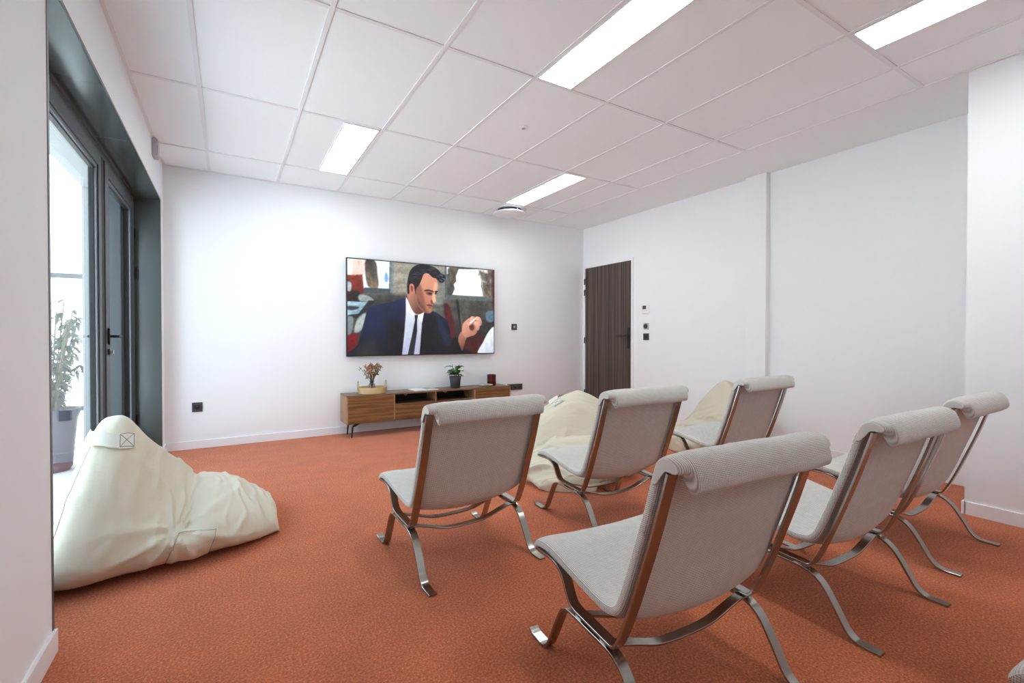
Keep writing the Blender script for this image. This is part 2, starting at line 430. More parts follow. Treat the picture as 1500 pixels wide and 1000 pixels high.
bm = BM(); lathe(bm, [(0, .003), (.150, .003), (.150, -.012), (.13, -.04), (0, -.04)], 48); finish('neck', bm, M['dark'], t, smooth=True)
bm = BM(); lathe(bm, [(0, -.064), (.190, -.064), (.203, -.056), (.203, -.048), (.185, -.040), (.0, -.040)], 64); finish('disc', bm, M['matt'], t, smooth=True)
bm = BM(); lathe(bm, [(.150, .003), (.212, .003), (.212, -.008), (.20, -.012), (.150, -.004)], 64); finish('collar', bm, M['offwhite'], t, smooth=True)
for a in range(3):
    bm = BM(); q = a*2.09+.6; tube(bm, [(.17*math.cos(q), .17*math.sin(q), 0), (.17*math.cos(q), .17*math.sin(q), -.045)], .006, 8); finish('bracket', bm, M['offwhite'], t, smooth=True)
t = thing('smoke_detector', 'tiny white round detector in a ceiling tile', 'detector', (1.925, 3.0, H+.004))
bm = BM(); lathe(bm, [(0, 0), (.036, 0), (.036, -.004), (.02, -.008), (.0, -.008)], 32); finish('housing', bm, M['offwhite'], t, smooth=True)
bm = BM(); lathe(bm, [(0, -.008), (.015, -.008), (.014, -.013), (.0, -.013)], 24); finish('sensor', bm, M['greyplastic'], t, smooth=True)
t = thing('motion_sensor', 'small grey sensor box high on the left wall above the window', 'sensor', (XL, 4.72, 2.585))
bm = BM(); box(bm, 0, .035, -.06, .06, -.07, .07); finish('wall_mount', bm, M['greyplastic'], t, bevel=.012, seg=3)
bm = BM(); box(bm, .033, .05, -.035, .035, -.055, .03); finish('lens', bm, M['offwhite'], t, bevel=.008, seg=3)

# ------------------------------------------------------------------ sockets and switches
def plate_back(name, label, catg, x, z, w, h, cells, kind):
    t = thing(name, label, catg, (x, YB, z))
    bm = BM(); box(bm, -w/2, w/2, -.010, 0, -h/2, h/2); finish('cover_plate', bm, M['dark'], t, bevel=.003)
    for cx_ in cells:
        if kind == 'socket':
            bm = BM(); lathe(bm, [(0, .004), (.018, .004), (.0205, -.002), (.0215, -.002), (.0215, .0)], 28)
            bmesh.ops.rotate(bm, verts=bm.verts, cent=(0, 0, 0), matrix=Matrix.Rotation(R(90), 3, 'X'))
            bmesh.ops.translate(bm, verts=bm.verts, vec=(cx_, -.0115, 0)); finish('socket_well', bm, M['darker'], t, smooth=True)
            bm = BM(); tube(bm, [(cx_, -.009, .008), (cx_, -.016, .008)], .0025, 8); finish('earth_pin', bm, M['bolt'], t, smooth=True)
        else:
            bm = BM(); box(bm, cx_-.012, cx_+.012, -.014, -.009, -.016, .016); finish('switch_button', bm, M['greyplastic'], t, bevel=.002)
    return t
plate_back('wall_socket', 'single dark wall socket low on the back wall near the window', 'socket', -.262, .398, .084, .09, [0], 'socket')
plate_back('wall_switch', 'small dark wall switch to the right of the television', 'switch', 3.302, 1.205, .082, .082, [0], 'switch')
plate_back('wall_socket', 'dark triple wall socket at the right end of the media cabinet', 'socket', 3.315, .392, .235, .08, [-.075, 0, .075], 'socket')
def plate_right(name, label, catg, y, z, w, h, mtl):
    t = thing(name, label, catg, (XR, y, z)); bm = BM(); box(bm, -.012, 0, -w/2, w/2, -h/2, h/2); finish('cover_plate', bm, mtl, t, bevel=.003); return t
t = plate_right('thermostat', 'white thermostat with grey display right of the walnut door', 'thermostat', 4.157, 1.42, .118, .115, M['offwhite'])
bm = BM(); box(bm, -.0145, -.012, -.010, .046, .0, .045); finish('display', bm, M['dark'], t, bevel=.001)
t = plate_right('rotary_switch', 'pale square plate with dark round dial below the thermostat', 'switch', 4.150, 1.205, .080, .080, M['greyplastic'])
bm = BM(); lathe(bm, [(0, .02), (.026, .018), (.03, 0), (0, 0)], 28); bmesh.ops.rotate(bm, verts=bm.verts, cent=(0, 0, 0), matrix=Matrix.Rotation(R(-90), 3, 'Y')); bmesh.ops.translate(bm, verts=bm.verts, vec=(-.0115, 0, 0)); finish('dial', bm, M['dark'], t, smooth=True)
t = plate_right('wall_switch', 'dark square switch lowest of the three plates by the walnut door', 'switch', 4.150, 1.072, .086, .086, M['dark'])
bm = BM(); box(bm, -.0155, -.0115, -.02, .02, -.02, .02); finish('switch_button', bm, M['darker'], t, bevel=.002)

# ------------------------------------------------------------------ television
TX, TXE, TZ, TZE = 1.105, 2.965, .852, 1.945
tv = thing('television', 'large wall mounted television showing a man in a dark suit', 'television', (TX, YB, TZ))
W_, H_ = TXE-TX, TZE-TZ
bm = BM(); box(bm, 0, W_, -.062, -.030, 0, H_); finish('casing', bm, M['darker'], tv, bevel=.003)
bm = BM(); box(bm, .55, W_-.55, -.030, -.0005, .3, .8); finish('wall_mount', bm, M['black'], tv, bevel=.002)

# picture on the screen: painted on a fine grid in the pixel frame of a 1500 x 1000 drawing
def quad_map():
    src = np.array([(62, 52), (1410, 160), (1385, 915), (55, 942)], float); dst = np.array([(0, 1), (1, 1), (1, 0), (0, 0)], float)
    A = []; b = []
    for (x, y), (u, v) in zip(dst, src):
        A.append([x, y, 1, 0, 0, 0, -u*x, -u*y]); b.append(u); A.append([0, 0, 0, x, y, 1, -v*x, -v*y]); b.append(v)
    h = np.linalg.solve(np.array(A), np.array(b)); return h
hh = quad_map()
NX, NY = 400, 234
uu, vv = np.meshgrid(np.linspace(0, 1, NX), np.linspace(0, 1, NY))
dn = hh[6]*uu+hh[7]*vv+1
PX = (hh[0]*uu+hh[1]*vv+hh[2])/dn; PY = (hh[3]*uu+hh[4]*vv+hh[5])/dn
img = np.zeros((NY, NX, 3))
def lin(c): 
    c = np.array(c, float)/255; return np.where(c <= .04045, c/12.92, ((c+.055)/1.055)**2.4)
rng = np.random.RandomState(3)
def fnoise(sx, sy, seed):
    r = np.random.RandomState(seed); g = r.rand(80, 80)
    x = PX/sx % 78; y = PY/sy % 78; xi = x.astype(int); yi = y.astype(int); fx = x-xi; fy = y-yi
    fx = fx*fx*(3-2*fx); fy = fy*fy*(3-2*fy)
    return (g[yi, xi]*(1-fx)+g[yi, xi+1]*fx)*(1-fy)+(g[yi+1, xi]*(1-fx)+g[yi+1, xi+1]*fx)*fy
def sdf(poly, smooth=True):
    if smooth: poly = [(p.x, p.y) for p in cat([(a, b, 0) for a, b in poly], 4, True)]
    P = np.array(poly, float); d = np.full(PX.shape, 1e9); s = np.ones(PX.shape)
    for i in range(len(P)):
        a, b = P[i], P[i-1]; e = b-a; wx = PX-a[0]; wy = PY-a[1]
        t = np.clip((wx*e[0]+wy*e[1])/(e@e+1e-9), 0, 1); dx = wx-e[0]*t; dy = wy-e[1]*t; d = np.minimum(d, dx*dx+dy*dy)
        c1 = PY >= a[1]; c2 = PY < b[1]; c3 = e[0]*wy > e[1]*wx
        flip = (c1 & c2 & c3) | (~c1 & ~c2 & ~c3); s = np.where(flip, -s, s)
    return s*np.sqrt(d)
def paint(poly, col, soft=4, smooth=True, col2=None, grad=None, tex=0, tsc=(20, 20), seed=1, alpha=1.):
    """soft-edged shape; optional gradient col->col2 along grad=(x0,y0,x1,y1)"""
    global img
    m = np.clip(.5-sdf(poly, smooth)/(2*soft), 0, 1)*alpha; m = m*m*(3-2*m)
    c = np.broadcast_to(lin(col), img.shape).copy()
    if col2 is not None:
        x0, y0, x1, y1 = grad; t = np.clip(((PX-x0)*(x1-x0)+(PY-y0)*(y1-y0))/((x1-x0)**2+(y1-y0)**2), 0, 1)[..., None]
        c = lin(col)*(1-t)+lin(col2)*t
    if tex: c = c*(1+tex*(fnoise(*tsc, seed)-.5)*2)[..., None]
    img = img*(1-m[..., None])+c*m[..., None]
FULL = [(-50, -50), (1600, -50), (1600, 1100), (-50, 1100)]
paint(FULL, (120, 118, 108), 5, False, (70, 72, 70), (700, 100, 800, 900), .35, (60, 26), 2)
paint([(470, 90), (1000, 90), (1000, 480), (470, 480)], (160, 156, 143), 20, False, (120, 122, 118), (500, 100, 980, 480), .22, (90, 20), 5)
paint([(40, 380), (640, 380), (640, 1000), (40, 1000)], (78, 78, 74), 25, False, (48, 50, 52), (100, 400, 300, 900), .4, (50, 40), 6)
paint([(930, 420), (1450, 420), (1450, 1000), (930, 1000)], (88, 87, 80), 25, False, (26, 24, 26), (1000, 430, 1150, 850), .35, (60, 40), 7)
# left window
paint([(50, 40), (470, 60), (470, 370), (50, 350)], (92, 100, 102), 6, False)
paint([(60, 55), (450, 80), (440, 330), (60, 330)], (238, 240, 240), 5, False, (205, 220, 232), (100, 80, 420, 330))
paint([(110, 60), (225, 70), (215, 210), (105, 200)], (226, 196, 186), 10, False)
paint([(228, 70), (318, 78), (338, 200), (340, 325), (255, 315), (228, 230)], (52, 50, 46), 8, True, (128, 112, 96), (240, 70, 330, 320), .4, (20, 50), 8)
paint([(405, 190), (430, 200), (428, 265), (402, 260)], (120, 160, 200), 8)
paint([(450, 85), (492, 88), (480, 370), (440, 365)], (96, 106, 108), 6, False, (140, 150, 150), (440, 0, 492, 0))
paint([(215, 320), (450, 335), (448, 378), (210, 372)], (74, 84, 86), 6, False)
# red seats and table at the left
paint([(55, 205), (200, 200), (212, 370), (130, 400), (55, 380)], (142, 56, 28), 9, False, (92, 26, 20), (60, 200, 200, 400), .3, (30, 30), 9)
paint([(50, 260), (90, 270), (110, 420), (50, 470)], (52, 28, 30), 10)
paint([(60, 270), (95, 285), (90, 350), (58, 345)], (176, 176, 186), 9)
paint([(110, 360), (170, 360), (168, 460), (112, 450)], (26, 28, 30), 8)
paint([(165, 390), (240, 395), (300, 440), (250, 450), (170, 440)], (150, 160, 160), 9)
paint([(50, 450), (250, 455), (160, 560), (50, 590)], (172, 202, 214), 6, False, (120, 150, 160), (60, 450, 160, 580), .3, (60, 14), 10)
paint([(50, 490), (170, 500), (110, 530), (50, 520)], (60, 70, 74), 8)
paint([(250, 440), (320, 440), (170, 600), (60, 610), (60, 572), (160, 560)], (40, 44, 46), 6, False)
paint([(50, 600), (110, 600), (90, 740), (50, 740)], (118, 128, 130), 9)
paint([(150, 610), (230, 560), (200, 690), (120, 730)], (168, 174, 172), 12)
paint([(50, 770), (150, 750), (120, 900), (50, 930)], (112, 14, 20), 14)
# right window
paint([(955, 120), (1420, 150), (1410, 440), (955, 410)], (92, 100, 100), 6, False)
paint([(975, 130), (1000, 132), (1000, 190), (975, 195)], (226, 230, 230), 6, False)
paint([(990, 140), (1100, 140), (1060, 210), (1040, 300), (1020, 390), (975, 380), (985, 230)], (104, 98, 88), 9, True, (64, 62, 60), (990, 140, 1040, 390), .45, (16, 26), 11)
paint([(1085, 150), (1180, 152), (1270, 150), (1262, 200), (1296, 250), (1284, 310), (1316, 400), (1180, 396), (1020, 385), (1046, 330), (1036, 290), (1062, 262), (1058, 215)], (250, 251, 248), 6, False)
paint([(1250, 140), (1410, 155), (1405, 410), (1300, 400), (1290, 260)], (226, 224, 214), 10, False, (120, 110, 98), (1270, 160, 1400, 300), .5, (14, 24), 12)
for i, (a, b, c, d) in enumerate([(1280, 170, 1340, 260), (1330, 190, 1370, 340), (1300, 270, 1350, 380), (1350, 150, 1400, 250), (1370, 280, 1400, 400), (1265, 150, 1290, 200)]):
    paint([(a, b), (c, b+20), (c, d), (a+15, d-15)], (84, 76, 66), 9, True, alpha=.75)
paint([(950, 385), (1415, 410), (1415, 450), (950, 425)], (96, 104, 104), 6, False)
paint([(1388, 160), (1420, 160), (1415, 560), (1385, 500)], (86, 44, 36), 8, False)
paint([(1330, 545), (1392, 540), (1390, 625), (1330, 625)], (92, 116, 132), 9)
# chairs behind on the right
paint([(940, 500), (990, 488), (1040, 700), (1030, 800), (985, 760)], (86, 22, 24), 8)
paint([(1055, 450), (1075, 452), (1105, 620), (1110, 720), (1085, 690)], (24, 24, 28), 7)
paint([(1085, 500), (1110, 640), (1120, 760), (1095, 700)], (120, 118, 110), 7, alpha=.6)
paint([(1130, 800), (1290, 760), (1270, 930), (1120, 930)], (70, 16, 18), 18)
tx_ = (1+.42*(fnoise(34, 30, 31)-.5))*(1+.34*(fnoise(13, 12, 32)-.5))*(1+.25*(fnoise(6, 6, 33)-.5))
lum = img.mean(2, keepdims=True); tx_ = 1+(tx_[..., None]-1)*np.clip(1.25-lum*1.3, .12, 1)
img = img*tx_
# suit
paint([(100, 960), (150, 840), (205, 640), (250, 510), (330, 480), (430, 460), (590, 420), (640, 470), (760, 540), (850, 540), (940, 600), (975, 650), (1010, 800), (1060, 790), (1095, 880), (1140, 880), (1130, 960)],
      (24, 42, 80), 5, True, (10, 15, 30), (250, 470, 420, 900), .3, (50, 60), 13)
paint([(230, 560), (300, 520), (420, 560), (430, 700), (300, 720), (220, 700)], (34, 56, 98), 55, True, alpha=.3)
paint([(420, 620), (560, 640), (560, 940), (360, 950), (400, 800)], (10, 14, 26), 30, alpha=.8)
paint([(180, 850), (300, 800), (320, 950), (150, 950)], (44, 46, 46), 28, alpha=.8)
paint([(850, 570), (930, 620), (960, 700), (940, 790), (880, 700)], (30, 50, 88), 26, alpha=.5)
paint([(740, 640), (850, 570), (880, 700), (850, 930), (700, 935)], (9, 11, 18), 8)
paint([(1010, 790), (1060, 780), (1100, 890), (1130, 880), (1130, 960), (940, 960)], (8, 9, 13), 8)
paint([(925, 780), (975, 750), (1000, 830), (950, 850)], (36, 64, 100), 18, alpha=.35)
# shirt, collar, tie
paint([(592, 425), (640, 500), (690, 560), (755, 545), (735, 640), (705, 935), (548, 935), (575, 720), (590, 560)], (206, 210, 224), 5, False, (168, 172, 190), (560, 500, 720, 900), .07, (40, 60), 14)
paint([(594, 410), (612, 440), (668, 560), (664, 590), (600, 520)], (236, 238, 246), 4, False)
paint([(755, 545), (735, 640), (700, 590), (692, 570)], (228, 230, 240), 4, False)
paint([(668, 572), (702, 570), (690, 625), (672, 620)], (14, 14, 18), 3, False)
paint([(672, 615), (692, 615), (690, 720), (655, 935), (598, 935), (640, 760)], (20, 20, 26), 4, False, (44, 44, 52), (640, 700, 690, 720))
# neck, ear, head
paint([(610, 375), (660, 360), (760, 500), (755, 545), (700, 568), (655, 540), (612, 440)], (176, 126, 108), 5, True, (104, 66, 54), (620, 400, 740, 480))
paint([(676, 300), (700, 215), (760, 185), (835, 195), (880, 250), (890, 300), (884, 350), (868, 395), (862, 440), (846, 468), (832, 505), (826, 540), (800, 556), (750, 540), (700, 480), (680, 400)],
      (206, 152, 126), 4, True, (172, 116, 94), (700, 230, 780, 540))
paint([(680, 300), (730, 290), (760, 400), (780, 520), (790, 552), (740, 530), (694, 470), (680, 390)], (128, 80, 66), 16, True, alpha=.72)
paint([(860, 270), (886, 290), (880, 345), (866, 400), (850, 410), (845, 330)], (222, 178, 154), 9, alpha=.7)
paint([(625, 300), (650, 285), (672, 310), (668, 365), (650, 385), (630, 360)], (190, 122, 104), 4)
paint([(640, 312), (655, 310), (658, 350), (646, 356)], (112, 60, 50), 5)
# face: brow, eyes, nose, mouth
paint([(690, 420), (720, 430), (770, 520), (800, 552), (760, 545), (700, 480)], (96, 62, 52), 12, True, alpha=.55)
paint([(762, 345), (800, 338), (846, 352), (850, 364), (806, 354), (768, 356)], (40, 28, 26), 4)
paint([(860, 352), (886, 350), (888, 360), (864, 368)], (40, 28, 26), 4)
paint([(775, 362), (812, 358), (846, 370), (838, 392), (800, 392), (778, 378)], (120, 74, 60), 7, True, alpha=.8)
paint([(798, 368), (828, 371), (830, 380), (806, 382)], (30, 22, 22), 3)
paint([(860, 368), (878, 366), (872, 382), (860, 384)], (50, 34, 32), 4)
paint([(842, 372), (856, 392), (868, 432), (862, 456), (846, 462), (838, 440), (834, 410)], (222, 172, 146), 5)
paint([(818, 440), (834, 436), (840, 458), (852, 464), (842, 474), (822, 466)], (128, 78, 64), 5)
paint([(700, 320), (740, 330), (760, 420), (740, 470), (705, 430)], (150, 96, 78), 18, True, alpha=.5)
paint([(784, 476), (812, 472), (834, 482), (836, 494), (806, 494), (786, 488)], (140, 70, 62), 4)
paint([(786, 481), (834, 486), (832, 491), (788, 486)], (44, 20, 20), 2)
paint([(800, 500), (826, 500), (824, 512), (802, 510)], (110, 70, 58), 6, True, alpha=.8)
# hair
paint([(608, 370), (606, 300), (615, 230), (640, 160), (690, 115), (760, 105), (830, 118), (890, 150), (920, 185), (958, 210), (960, 245), (935, 275), (905, 272), (880, 240), (840, 225), (800, 190), (762, 198), (740, 250), (715, 300), (690, 330), (684, 390), (672, 330), (668, 300), (650, 284), (628, 300), (626, 372)],
      (26, 26, 34), 4, True, (18, 17, 22), (620, 150, 800, 300), .5, (10, 12), 15)
for i in range(16):
    a = (650+i*18+rng.randint(-6, 6), 135+abs(i-7)*6+rng.randint(0, 60)); l = 36+rng.randint(0, 26)
    paint([a, (a[0]+l*.5, a[1]-9), (a[0]+l, a[1]+8), (a[0]+l*.5, a[1]-3)], (92, 98, 116), 3, True, alpha=.7)
for a in ((905, 200), (925, 232), (900, 245)):
    paint([a, (a[0]+28, a[1]+6), (a[0]+30, a[1]+20), (a[0]+14, a[1]+10)], (112, 118, 136), 3, True, alpha=.8)
# raised hand and cuffless wrist
paint([(1062, 790), (1098, 720), (1150, 750), (1130, 800), (1098, 892), (1080, 860)], (176, 128, 108), 4, True, (120, 76, 60), (1070, 740, 1130, 850))
paint([(1100, 735), (1108, 660), (1135, 625), (1180, 595), (1215, 600), (1225, 640), (1240, 700), (1225, 745), (1180, 765), (1130, 775)], (206, 156, 134), 4, True, (166, 112, 92), (1110, 640, 1220, 760))
paint([(1170, 655), (1200, 650), (1215, 690), (1195, 715), (1170, 700)], (98, 50, 34), 8)
for pts in ([(1180, 600), (1195, 583), (1222, 590), (1226, 610), (1205, 640), (1185, 640)], [(1222, 605), (1240, 585), (1272, 600), (1284, 650), (1262, 672), (1245, 640)], [(1212, 640), (1232, 628), (1262, 655), (1256, 705), (1232, 712), (1228, 680)], [(1150, 640), (1180, 640), (1206, 632), (1200, 652), (1160, 668)]):
    paint(pts, (224, 180, 160), 4, True, (180, 128, 108), (pts[0][0], pts[0][1], pts[3][0], pts[3][1]))
paint([(1170, 640), (1225, 600), (1230, 606), (1180, 650)], (240, 238, 236), 3, False)
# white sleeve at the lower right
paint([(1240, 925), (1290, 820), (1340, 730), (1400, 690), (1400, 930)], (214, 218, 226), 5, True, (178, 184, 196), (1290, 760, 1390, 920), .12, (24, 40), 16)
img = np.clip(np.where(img < .5, img**1.12, img)*(1+.08*(rng.rand(NY, NX, 1)-.5)), 0, 1)
bw = .011
verts = np.zeros((NY*NX, 3)); verts[:, 0] = (bw+(W_-2*bw)*uu).ravel(); verts[:, 1] = -.0632; verts[:, 2] = (bw+(H_-2*bw)*vv).ravel()
idx = np.arange(NY*NX).reshape(NY, NX)
fc = np.stack([idx[:-1, :-1], idx[:-1, 1:], idx[1:, 1:], idx[1:, :-1]], -1).reshape(-1, 4)
me = bpy.data.meshes.new('screen'); me.from_pydata(verts.tolist(), [], fc.tolist())
ca = me.color_attributes.new('picture', 'FLOAT_COLOR', 'POINT')
ca.data.foreach_set('color', np.concatenate([img.reshape(-1, 3), np.ones((NY*NX, 1))], 1).astype(np.float32).ravel())
m = mat('television picture', (.01, .01, .012), .25); at_ = nd(m, 'ShaderNodeAttribute'); at_.attribute_name = 'picture'
lk(m, at_.outputs['Color'], bs(m).inputs['Emission Color']); bs(m).inputs['Emission Strength'].default_value = .62; M['screen'] = m
me.materials.append(m); o = bpy.data.objects.new('screen', me); C.objects.link(o); o.parent = tv

# ------------------------------------------------------------------ media cabinet
cx0, cx1, cy0, cy1, cz0, cz1 = 1.045, 3.045, 5.045, 5.355, .150, .452
cb = thing('media_cabinet', 'long low walnut media cabinet on black legs under the television', 'cabinet', (cx0, cy1, 0))
L = (cx0, cy1, 0)
def cpart(name, b, mt, par=cb, bev=.0015): return boxo(name, b, mt, par, bev, 2, L)
T = .016
cpart('top_panel', (cx0, cx1, cy0, cy1, cz1-T, cz1), M['walnut2'])
cpart('bottom_panel', (cx0+T, cx1-T, cy0+.004, cy1, cz0, cz0+T), M['walnut2'])
cpart('side_panel', (cx0, cx0+T, cy0, cy1, cz0, cz1-T), M['walnutend']); cpart('side_panel', (cx1-T, cx1, cy0, cy1, cz0, cz1-T), M['walnutend'])
cpart('back_panel', (cx0+T, cx1-T, cy1-.008, cy1, cz0+T, cz1-T), M['seal'])
for x in (1.552, 2.05, 2.545):
    z = cz0+T if x != 2.05 else .325
    cpart('divider', (x-T/2, x+T/2, cy0+(.0 if x != 2.05 else .02), cy1-.008, z, cz1-T), M['walnutend'])
cpart('shelf', (1.56, 2.537, cy0+.02, cy1-.008, .318, .330), M['walnut2'])
cpart('cabinet_door', (cx0+T+.001, 1.549, cy0-.001, cy0+.017, cz0+.003, cz1-T-.002), M['walnut'])
cpart('cabinet_door', (2.548, cx1-T-.001, cy0-.001, cy0+.017, cz0+.003, cz1-T-.002), M['walnut'])
cpart('drawer', (1.562, 2.535, cy0-.001, cy0+.017, cz0+.003, .326), M['walnut'])
for x in (1.78, 2.28):
    bm = BM(); lathe(bm, [(0, 0), (.022, 0), (.022, .004), (.018, .006), (0, .006)], 24)
    bmesh.ops.rotate(bm, verts=bm.verts, cent=(0, 0, 0), matrix=Matrix.Rotation(R(90), 3, 'X'))
    bmesh.ops.translate(bm, verts=bm.verts, vec=(x-L[0], cy1-.009-L[1], .40)); finish('cable_grommet', bm, M['greyplastic'], cb, smooth=True)
for (x, sx) in ((cx0+.075, 1), (cx1-.075, -1)):
    for (y, sy) in ((cy0+.045, 1), (cy1-.045, -1)):
        bm = BM(); X, Y = x-L[0], y-L[1]
        tube(bm, [(X+sx*.065, Y, cz0-.003), (X, Y, cz0-.030), (X-sx*.004, Y, cz0-.045), (X-sx*.012, Y, 0)], [.010, .0105, .010, .007], 10)
        box(bm, X+min(0, sx*.07)-.005, X+max(0, sx*.07)+.005, Y-.014, Y+.014, cz0-.007, cz0)
        finish('leg', bm, M['black'], cb, smooth=True)
ZT = cz1
# round tray with two handles
t = thing('round_tray', 'round pale wood tray with two loop handles on the media cabinet', 'tray', (1.352, 5.20, ZT))
rt = .148
bm = BM(); lathe(bm, [(0, 0), (rt-.004, 0), (rt, .004), (rt+.002, .066), (rt-.006, .068), (rt-.009, .066), (rt-.010, .008), (0, .008)], 56); finish('basket', bm, M['wicker'], t, smooth=True)
for s in (-1, 1):
    bm = BM(); q = [(s*(rt+.004), -.028, .03), (s*(rt+.004), -.028, .085), (s*(rt+.004), -.016, .125), (s*(rt+.004), 0, .135), (s*(rt+.004), .016, .125), (s*(rt+.004), .028, .085), (s*(rt+.004), .028, .03)]
    tube(bm, cat(q, 6), .0045, 8); finish('handle', bm, M['wicker'], t, smooth=True)
# vase with dried flowers
t = thing('flower_vase', 'small glass vase of dried red and peach flowers standing in the tray', 'vase', (1.348, 5.20, ZT+.0085))
bm = BM(); lathe(bm, [(0, 0), (.034, 0), (.042, .012), (.043, .05), (.036, .085), (.022, .105), (.026, .125), (.024, .125), (.020, .105), (.034, .083), (.040, .05), (.039, .013), (0, .006)], 32)
finish('vase', bm, M['vaseglass'], t, smooth=True)
rnd = random.Random(5)
def blob(bm, p, r):
    mt = Matrix.Translation(p) @ Matrix.Rotation(rnd.uniform(0, 6), 4, 'Z') @ Matrix.Rotation(rnd.uniform(0, 3), 4, 'X') @ Matrix.Diagonal((r, r*rnd.uniform(.6, 1), r*rnd.uniform(.5, .9), 1))
    bmesh.ops.create_icosphere(bm, subdivisions=1, radius=1, matrix=mt)
for i in range(44):
    a = rnd.uniform(0, 6.283); rr = rnd.uniform(.02, .135)*(1 if i % 3 else .75); z = rnd.uniform(.22, .335)-rr*.35
    top = Vector((rr*math.cos(a), rr*.8*math.sin(a), z)); mid = Vector((top.x*.25, top.y*.25, .14))
    st = BM(); tube(st, cat([(top.x*.06, top.y*.06, .012), mid, top], 4), .0016, 5)
    stem = finish('flower_stem', st, M['stem'], t)
    mt_ = rnd.choice([M['flower_red'], M['flower_peach'], M['flower_peach'], M['flower_olive']])
    if rr > .095: mt_ = M['flower_olive']
    B = BM(); blob(B, top, .009)
    for k in range(rnd.randint(5, 9)):
        d = Vector((rnd.uniform(-1, 1), rnd.uniform(-1, 1), rnd.uniform(-1.4, .7)))*.018
        tube(B, [top-Vector((0, 0, .01)), top+d], .0012, 4); blob(B, top+d, rnd.uniform(.005, .010) if rr <= .095 else rnd.uniform(.003, .008))
    finish('dried_flower', B, mt_, stem)
# open magazine
t = thing('magazine', 'white magazine lying open on the media cabinet', 'magazine', (1.945, 5.20, ZT), R(4))
bm = BM(); n = 10
for s in (-1, 1):
    rows = []
    for i in range(n+1):
        u = i/n; x = s*u*.15; z = .004+.010*math.sin(min(1, u*1.3)*math.pi*.85)*(1-u*.2)
        rows.append([bm.verts.new((x, y, zz)) for y, zz in ((-.105, .0005), (.105, .0005), (.105, z), (-.105, z))])
    for A, B in zip(rows, rows[1:]):
        for k in range(4): bm.faces.new((A[k], A[(k+1) % 4], B[(k+1) % 4], B[k]))
    bm.faces.new(rows[0]); bm.faces.new(rows[-1][::-1])
finish('pages', bm, M['paper'], t)
bm = BM()
for i in range(n):
    def q(u): return (u*.15, .0046+.010*math.sin(min(1, u*1.3)*math.pi*.85)*(1-u*.2))
    if 1 <= i <= 8:
        (xa, za), (xb, zb) = q(i/n), q((i+1)/n); bm.faces.new([bm.verts.new(p) for p in ((xa, -.08, za), (xb, -.08, zb), (xb, .085, zb), (xa, .085, za))])
finish('page_photo', bm, M['paperprint'], t)
# potted plant
def leaf_mesh(bm, base, d, up, ln, wd, droop=.4, n=5, mi=0):
    d = d.normalized(); side = d.cross(up).normalized(); nrm = side.cross(d).normalized(); rows = []
    for i in range(n+1):
        u = i/n; w = wd*math.sin(math.pi*min(1, u*.92+.06))**.8
        c = base+d*ln*u-Vector((0, 0, 1))*droop*ln*u*u
        rows.append([bm.verts.new(c+side*w*k+nrm*abs(k)*w*.35) for k in (-1, 0, 1)])
    for A, B in zip(rows, rows[1:]):
        for k in range(2): bm.faces.new((A[k], A[k+1], B[k+1], B[k])).material_index = mi
t = thing('potted_plant', 'small glossy green plant in a charcoal pot on the media cabinet', 'plant', (2.352, 5.20, ZT))
bm = BM(); lathe(bm, [(0, 0), (.052, 0), (.056, .004), (.071, .136), (.071, .142), (.066, .142), (.062, .125), (0, .125)], 48); finish('pot', bm, M['pot'], t, smooth=True)
bm = BM(); lathe(bm, [(0, .1262), (.061, .1262), (.0, .134)], 24); finish('soil', bm, M['soil'], t)
sb = BM(); rnd = random.Random(11); leaves = []
for i in range(7):
    a = i*.9+rnd.uniform(-.3, .3); tl = rnd.uniform(.02, .075); tz = rnd.uniform(.20, .285)
    P = cat([(0, 0, .125), (tl*.4*math.cos(a), tl*.4*math.sin(a), .17), (tl*math.cos(a), tl*math.sin(a), tz)], 4); tube(sb, P, .003, 6)
    for k in range(6):
        pt = P[len(P)//3+k % (len(P)*2//3-1)]; b = rnd.uniform(0, 6.283); el = rnd.uniform(.05, .9)
        d = Vector((math.cos(b), math.sin(b), el)); leaves.append((pt, d, rnd.uniform(.085, .125), rnd.uniform(.024, .034)))
finish('stems', sb, M['stem'], t, smooth=True)
for pt, d, ln, wd in leaves:
    bm = BM(); leaf_mesh(bm, pt, d, Vector((0, 0, 1)), ln, wd, rnd.uniform(.2, .6)); o = finish('leaf', bm, M['leaf'], t, smooth='all')
# dish and candle
t = thing('small_dish', 'shallow cream ceramic dish on the right of the media cabinet', 'dish', (2.735, 5.12, ZT))
bm = BM(); lathe(bm, [(0, 0), (.045, 0), (.05, .006), (.085, .022), (.086, .026), (.082, .026), (.048, .011), (0, .009)], 48); finish('bowl', bm, M['plate'], t, smooth=True)
bm = BM()
for i in range(9):
    a = rnd.uniform(0, 6.28); q = rnd.uniform(0, .034); mt = Matrix.Translation((q*math.cos(a), q*math.sin(a), .018)) @ Matrix.Diagonal((.013, .009, .007, 1)); bmesh.ops.create_icosphere(bm, subdivisions=1, radius=1, matrix=mt)
o = finish('dark_pebbles', bm, M['darker'], t, smooth=True)
t = thing('candle_jar', 'wine red glass candle jar behind the cream dish', 'candle', (2.868, 5.225, ZT))
bm = BM(); lathe(bm, [(0, 0), (.054, 0), (.058, .005), (.058, .135), (.055, .138), (.052, .135), (.052, .085), (0, .085)], 40); finish('jar', bm, M['candle'], t, smooth=True)
bm = BM(); lathe(bm, [(0, .0855), (.0515, .0855), (.0515, .10), (0, .10)], 32); tube(bm, [(0, 0, .10), (.002, 0, .115)], .0015, 6); finish('wax', bm, M['wax'], t, smooth=True)

